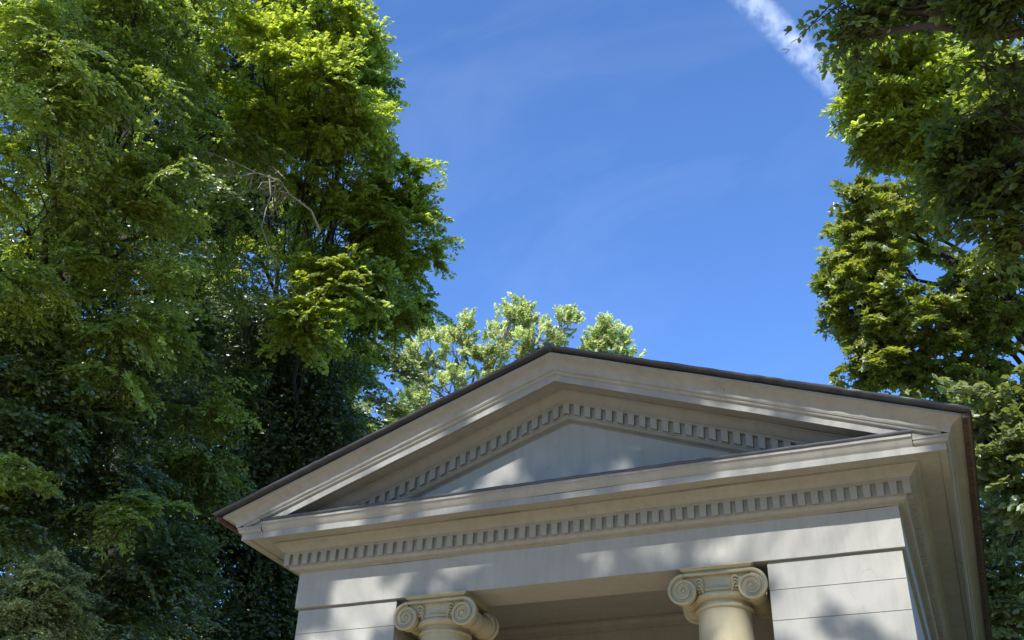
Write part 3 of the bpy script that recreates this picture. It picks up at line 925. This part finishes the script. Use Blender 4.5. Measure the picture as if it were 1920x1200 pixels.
# --- silver poplars behind the roof
rng = np.random.default_rng(51)
PS = dict(nside=5, step=.10, flat=.6, droop=-.1, side_len=.42, ang=35)
a = at(880, 900, 34)
tr = [foot(a), a, at(890, 760, 35), at(930, 660, 36), at(960, 590, 36.5)]
lob = [lobe(*q) for q in ((965, 590, 34, 32, 10), (955, 635, 34, 49, 14), (1010, 640, 34, 39, 10), (1005, 690, 34, 49, 10), (915, 670, 34, 43, 12), (860, 625, 34, 29, 8), (850, 660, 34, 44, 12),
                          (800, 660, 34, 44, 10), (780, 700, 34, 41, 12), (830, 720, 34, 61, 16), (900, 730, 34, 55, 12), (770, 760, 34, 44, 14), (1065, 612, 34, 29, 8), (1045, 645, 34, 27, 6), (950, 720, 34, 49, 10), (800, 790, 34, 55, 10), (980, 610, 34, 32, 6))]
make_tree('poplar_tree', 'silvery yellow green poplar rising behind the left slope and tip of the gable', 'tree', 'trees beside and behind the temple',
          'poplar', 'round', .088, lob, tr, rng, tufts=1.2, spray_kw=PS, L=(.35, .6), per_tuft=2.3, trunk_r=.25, lean=1.8, jit=.4, up=.75, limb_r=.05, bark=M_PALEBARK)
rng = np.random.default_rng(52)
a = at(1130, 900, 36)
tr = [foot(a), a, at(1135, 760, 36), at(1140, 660, 36.5), at(1140, 620, 37)]
lob = [lobe(*q) for q in ((1140, 622, 35, 18, 4), (1130, 650, 35, 28, 6), (1160, 650, 35, 24, 5), (1145, 680, 35, 40, 6), (1185, 675, 35, 10, 1), (1105, 665, 35, 10, 1))]
make_tree('poplar_tree', 'smaller poplar top peeping over the right roof slope beside the gable tip', 'tree', 'trees beside and behind the temple',
          'poplar', 'round', .088, lob, tr, rng, tufts=2.2, spray_kw=PS, L=(.35, .6), per_tuft=2.5, trunk_r=.2, lean=1.8, jit=.4, up=.75, limb_r=.05, bark=M_PALEBARK)

# --- right: maple behind the roof
rng = np.random.default_rng(61)
a = at(1990, 800, 19)
tr = [foot(a, .2), a, at(1930, 620, 18), at(1880, 540, 18), at(1830, 400, 18.5), at(1800, 250, 20)]
MS = dict(nside=5, step=.17, flat=.5, droop=.3, side_len=.5)
lob = [lobe(*q) for q in ((1650, 395, 17, 42, 4), (1620, 375, 17, 20, 2), (1700, 390, 17, 60, 5), (1640, 470, 17, 55, 5), (1600, 520, 17, 42, 5), (1590, 580, 17, 30, 3), (1680, 530, 17, 80, 8), (1690, 610, 17, 80, 8),
                          (1640, 640, 17, 30, 3), (1610, 705, 17, 22, 3), (1680, 690, 17, 60, 6), (1780, 640, 17.5, 80, 5), (1790, 720, 17.5, 70, 5), (1780, 480, 17.5, 90, 5), (1870, 560, 18, 80, 3), (1860, 680, 18, 70, 3), (1870, 760, 18, 50, 3), (1890, 600, 17, 45, 4), (1900, 540, 17, 45, 3), (1880, 480, 17.5, 45, 3), (1820, 560, 17.2, 40, 3))]
root, P, _ = make_tree('maple_tree', 'maple with pointed leaves and yellow seed clusters behind the right end of the roof', 'tree', 'trees beside and behind the temple',
          'maple', 'maple', .125, lob, tr, rng, lean=1.0, jit=.45, tufts=1.2, spray_kw=MS, L=(.34, .55), per_tuft=4, trunk_r=.15, limb_r=.045)
sel = P[rng.random(len(P)) < .0075]
sp = np.repeat(sel, 16, 0) + rng.normal(0, .06, (len(sel)*16, 3)) + np.array((0, -.05, -.06))
k = len(sp)
sd = link('seed_clusters', leaves_mesh('seed_clusters', sp, unit(rng.normal(0, 1, (k, 3)) + np.array((0, 0, -.7))), unit(rng.normal(0, 1, (k, 3))), rng.uniform(.04, .065, k), rng.random(k), 'oval'), M_LEAF['seed'])
sd.parent = root; sd.location = -root.location

# sunlit crown above it
rng = np.random.default_rng(62)
a = at(2060, 700, 15)
tr = [foot(a), a, at(2020, 400, 15), at(1930, 250, 15.5), at(1850, 100, 16.5), at(1820, -60, 18)]
lob = [lobe(*q) for q in ((1640, 130, 14.5, 45, 5), (1690, 120, 14.5, 55, 6), (1640, 200, 14.5, 45, 5), (1700, 200, 14.5, 65, 7), (1760, 170, 15, 70, 6), (1680, 265, 14.5, 40, 4), (1740, 270, 15, 60, 5), (1900, 170, 14, 40, 5), (1900, 240, 14, 45, 5), (1780, 60, 15.5, 70, 4), (1830, 300, 15, 70, 4), (1850, 200, 15.5, 60, 3))]
make_tree('elm_tree', 'sunlit elm crown with small leaves at the upper right behind the dark hanging branches', 'tree', 'trees beside and behind the temple',
          'lime', 'oval', .085, lob, tr, rng, spray_kw=dict(nside=7, step=.06, flat=.5, droop=.25), tufts=1.8, L=(.35, .6), per_tuft=5, trunk_r=.26, limb_r=.05, shell=.75, lean=1.5, jit=.45)

# near beech hanging in from the upper right, in shade
rng = np.random.default_rng(63)
a = np.array((6.6, -3.6, 0.0))
tr = [a, a + (0, 0, 3.0), a + (-.1, .1, 5.5), a + (-.2, .2, 8.5), a + (-.2, .3, 11)]
BS = dict(nside=4, step=.17, flat=.55, droop=.65, side_len=.5)
lob = [lobe(*q) for q in ((1572, 70, 6.6, 24, 1), (1600, 20, 6.6, 30, 2), (1640, 60, 6.7, 20, 1), (1665, -25, 6.6, 36, 3), (1720, -25, 6.6, 40, 4), (1780, -20, 6.6, 45, 5), (1850, -10, 6.4, 50, 6), (1910, -10, 6.4, 50, 4),
    (1835, 60, 6.6, 34, 3), (1850, 130, 6.6, 34, 4), (1850, 205, 6.6, 40, 6), (1815, 250, 6.7, 36, 5), (1800, 310, 6.8, 38, 6), (1855, 310, 6.6, 50, 8), (1775, 370, 6.8, 18, 2), (1820, 395, 6.8, 34, 4), (1905, 330, 6.5, 45, 4), (1895, 410, 6.6, 46, 4), (1850, 455, 6.7, 34, 2))]
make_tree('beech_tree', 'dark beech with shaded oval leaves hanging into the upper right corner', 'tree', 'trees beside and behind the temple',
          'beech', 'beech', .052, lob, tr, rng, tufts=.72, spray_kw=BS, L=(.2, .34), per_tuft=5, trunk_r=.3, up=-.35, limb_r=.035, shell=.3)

# lower right: two shrubs-like young trees seen past the eave
rng = np.random.default_rng(71)
a = at(1960, 1150, 15)
lob = [lobe(*q) for q in ((1895, 760, 14, 40, 5), (1850, 820, 14.5, 30, 4), (1900, 850, 14, 45, 5), (1860, 890, 14.5, 35, 3), (1930, 930, 14, 40, 3))]
make_tree('hazel_tree', 'light green hazel with rounded leaves right of the eave below the maple', 'tree', 'trees beside and behind the temple',
          'hazel', 'round', .10, lob, [foot(a, .3), a, at(1935, 950, 14.6), at(1920, 780, 14.6), at(1915, 690, 15)], rng, spray_kw=dict(nside=6, step=.08, flat=.35, droop=.25), L=(.5, .8), per_tuft=4, trunk_r=.09, limb_r=.02)
rng = np.random.default_rng(72)
a = at(1900, 1230, 18)
lob = [lobe(*q) for q in ((1870, 960, 18, 40, 4), (1900, 1010, 18, 50, 5), (1880, 1080, 18, 50, 6), (1900, 1150, 18, 60, 6), (1860, 1180, 18, 40, 4), (1870, 1130, 19, 50, 4))]
make_tree('elder_bush', 'dense elder bush in the lower right corner beside the dark eave', 'bush', None,
          'hazel', 'oval', .10, lob, [foot(a), a, at(1895, 1050, 18.4), at(1890, 950, 18.6)], rng, spray_kw=dict(nside=6, step=.075, flat=.5, droop=.3), L=(.5, .9), per_tuft=5, trunk_r=.12, limb_r=.03)
rng = np.random.default_rng(73)
a = at(1900, 1230, 27)
lob = [lobe(*q) for q in ((1900, 900, 27, 60, 2), (1870, 1020, 26, 70, 5), (1900, 1120, 26, 80, 6), (1880, 1190, 26, 70, 4))]
make_tree('background_tree', 'shaded tree farther back behind the elder in the lower right corner', 'tree', 'trees beside and behind the temple',
          'dark', 'oval', .12, lob, [foot(a), a, at(1895, 1050, 27), at(1890, 900, 28)], rng, spray_kw=dict(nside=6, step=.07, flat=.5, droop=.3), L=(.9, 1.4), per_tuft=4, trunk_r=.2)

# --- trees behind the photographer: their gaps let the sun through onto the front in patches
def sunray(x, y, z, t): return np.array((x, y, z)) + SUN_DIR * t


rng = np.random.default_rng(81)
SH = dict(nside=7, step=.07, flat=.7, droop=.2)
lob = []
GAPS = ((-2.25, 5.10, .35, .12), (-1.75, 5.28, .40, .12), (-1.3, 5.44, .25, .08), (1.55, 5.35, .32, .11), (2.1, 5.16, .40, .12), (2.6, 4.98, .3, .10),
        (-1.95, 4.80, .24, .06), (-1.25, 4.80, .25, .06), (.4, 4.81, .12, .02), (1.6, 4.80, .40, .07), (2.3, 4.80, .5, .08), (-1.9, 4.66, .22, .10), (-1.0, 4.69, .2, .08),
        (.75, 4.64, .14, .07), (1.85, 4.68, .45, .18), (2.4, 4.66, .45, .20), (-2.1, 4.28, .25, .20), (-2.35, 4.12, .15, .10), (1.75, 4.15, .12, .22), (2.1, 4.20, .22, .18), (2.45, 4.2, .16, .32),
        (2.1, 4.47, .5, .09), (-.95, 5.54, .50, .12), (1.25, 3.95, .15, .2))
while len(lob) < 480:
    x, z = rng.uniform(-3.1, 3.1), rng.uniform(3.5, 6.5)
    g = min(((x - a)/(c + .19))**2 + ((z - b)/(d + .14))**2 for a, b, c, d in GAPS)
    if g < 1 and rng.random() > .035: continue
    lob.append((sunray(x, 0, z, rng.uniform(12, 16)), (.08, .08, .08), 1))
make_tree('shading_oak', 'oak behind the photographer whose broken shade falls on the temple front', 'tree', None,
          'dark', 'oval', .07, lob, [np.array((.3, -13.6, 0)), np.array((.3, -13.5, 6)), np.array((.1, -12.8, 11)), np.array((0, -12.4, 17))], rng, spray_kw=dict(nside=5, step=.13, flat=.7, droop=.2), L=(.16, .26), per_tuft=3, trunk_r=.16, limb_r=.0035, shell=.1, spread=120)
rng = np.random.default_rng(82)
lob = [(sunray(x, y, z, t), (r, r, r*.8), n) for x, y, z, t, r, n in (
    (4.0, -3.2, 5.3, 9.5, 1.2, 8), (3.3, -3.2, 5.9, 9, .9, 6), (5.0, -3.0, 5.0, 10, 1.2, 8), (4.0, -3.2, 4.6, 9, 1.0, 6), (5.6, -3.2, 6.0, 10, 1.3, 7))]
make_tree('shading_beech', 'beech behind the photographer shading the near hanging branches', 'tree', None,
          'dark', 'oval', .10, lob, [np.array((6.0, -11.5, 0)), np.array((5.8, -11.4, 6)), np.array((5, -11.2, 10)), np.array((4.6, -11, 13))], rng, spray_kw=SH, L=(.5, .9), per_tuft=5, trunk_r=.25, limb_r=.05, shell=.1)
rng = np.random.default_rng(83)
lob = []
for x in np.arange(-15, -3, 1.35):
    for z in np.arange(2.5, 12.5, 1.3):
        if rng.random() < (.93 if z < 7.6 else (.5 if z < 9.0 else .04)):
            r = rng.uniform(.8, 1.25)
            lob.append((sunray(x + rng.normal(0, .3), 1.8, z + rng.normal(0, .3), rng.uniform(15, 19)), (r, r, r*.7), 6))
make_tree('shading_lime', 'lime behind the photographer shading the lower left foliage', 'tree', None,
          'dark', 'oval', .11, lob, [np.array((-8.0, -12.5, 0)), np.array((-8, -12.4, 6)), np.array((-8, -11.5, 12)), np.array((-8, -11, 18))], rng, spray_kw=SH, L=(.7, 1.1), per_tuft=4, trunk_r=.3, limb_r=.03, shell=.2)

# trees standing round the clearing, behind and beside the photographer
for q, (x, y, h, r) in enumerate(((-22, -34, 17, 6), (-10, -37, 17, 6.5), (2, -38, 18, 6.5), (14, -36, 17, 6.5), (25, -30, 17, 6), (17, -9, 17, 5), (15, 2, 17, 4.5), (-20, -9, 18, 5))):
    rng = np.random.default_rng(90 + q)
    lob = [(np.array((x + rng.uniform(-.5, .5)*r, y + rng.uniform(-.5, .5)*r, z)), (r*.75, r*.75, 2.0), 9) for z in np.linspace(3, h - 2, 6)]
    make_tree('clearing_tree', 'leafy tree standing round the clearing behind the photographer', 'tree', 'trees round the clearing',
              'hornbeam', 'oval', .30, lob, [np.array((x, y, 0.)), np.array((x, y, h*.5)), np.array((x, y, h*.9))], rng, spray_kw=dict(nside=5, step=.13, flat=.7, droop=.3), L=(1.6, 2.4), per_tuft=4, trunk_r=.3, tmpl=4)

# ------------------------------------------------------------------ contrail: a real strip of ice cloud high up
D0 = 3000.0
p0, p1 = at(1300, -110, D0), at(1610, 205, D0 * 1.02)
ax = p1 - p0; Lc = float(np.linalg.norm(ax)); ax /= Lc
view = unit((p0 + p1) / 2 - CAM); sd_ = unit(np.cross(ax, view)); up_ = np.cross(sd_, ax)
hw_ = 82.0
mb = MB(); mb.box(-Lc/2, Lc/2, -hw_, hw_, -hw_, hw_)
m, t, o = new_mat('ice_cloud')
Lk = t.links.new
pv = t.nodes.new('ShaderNodeVolumePrincipled')
pv.inputs['Color'].default_value = (1, 1, 1, 1); pv.inputs['Anisotropy'].default_value = 0.0
tc = t.nodes.new('ShaderNodeTexCoord')
sx = t.nodes.new('ShaderNodeSeparateXYZ')
n1 = node(t, 'ShaderNodeTexNoise', Scale=0.030, Detail=7.0, Roughness=0.66, Distortion=0.5)
Lk(tc.outputs['Object'], n1.inputs['Vector']); Lk(tc.outputs['Object'], sx.inputs['Vector'])
cb = t.nodes.new('ShaderNodeCombineXYZ'); Lk(sx.outputs['Y'], cb.inputs['Y']); Lk(sx.outputs['Z'], cb.inputs['Z'])
ln = node(t, 'ShaderNodeVectorMath', operation='LENGTH'); Lk(cb.outputs['Vector'], ln.inputs[0])
fall = node(t, 'ShaderNodeMapRange'); fall.inputs['From Min'].default_value = 48; fall.inputs['From Max'].default_value = 8
Lk(ln.outputs['Value'], fall.inputs['Value'])
al = node(t, 'ShaderNodeMapRange'); al.inputs['From Min'].default_value = Lc*.60; al.inputs['From Max'].default_value = Lc*.12
al.inputs['To Min'].default_value = .0; al.inputs['To Max'].default_value = 1.0
Lk(sx.outputs['X'], al.inputs['Value'])
nr = node(t, 'ShaderNodeMapRange'); nr.inputs['From Min'].default_value = .42; nr.inputs['From Max'].default_value = .66
Lk(n1.outputs['Fac'], nr.inputs['Value'])
m1 = node(t, 'ShaderNodeMath', operation='MULTIPLY'); m2 = node(t, 'ShaderNodeMath', operation='MULTIPLY'); m3 = node(t, 'ShaderNodeMath', operation='MULTIPLY')
Lk(fall.outputs['Result'], m1.inputs[0]); Lk(al.outputs['Result'], m1.inputs[1]); Lk(m1.outputs['Value'], m2.inputs[0]); Lk(nr.outputs['Result'], m2.inputs[1])
m3.inputs[1].default_value = 0.030
Lk(m2.outputs['Value'], m3.inputs[0]); Lk(m3.outputs['Value'], pv.inputs['Density'])
Lk(pv.outputs['Volume'], o.inputs['Volume'])
ct = mb.build('contrail', m)
ct.matrix_world = Matrix((( ax[0], sd_[0], up_[0], (p0[0]+p1[0])/2), (ax[1], sd_[1], up_[1], (p0[1]+p1[1])/2), (ax[2], sd_[2], up_[2], (p0[2]+p1[2])/2), (0, 0, 0, 1)))
tag(ct, 'fluffy white contrail fading across the blue sky at upper right', 'contrail')
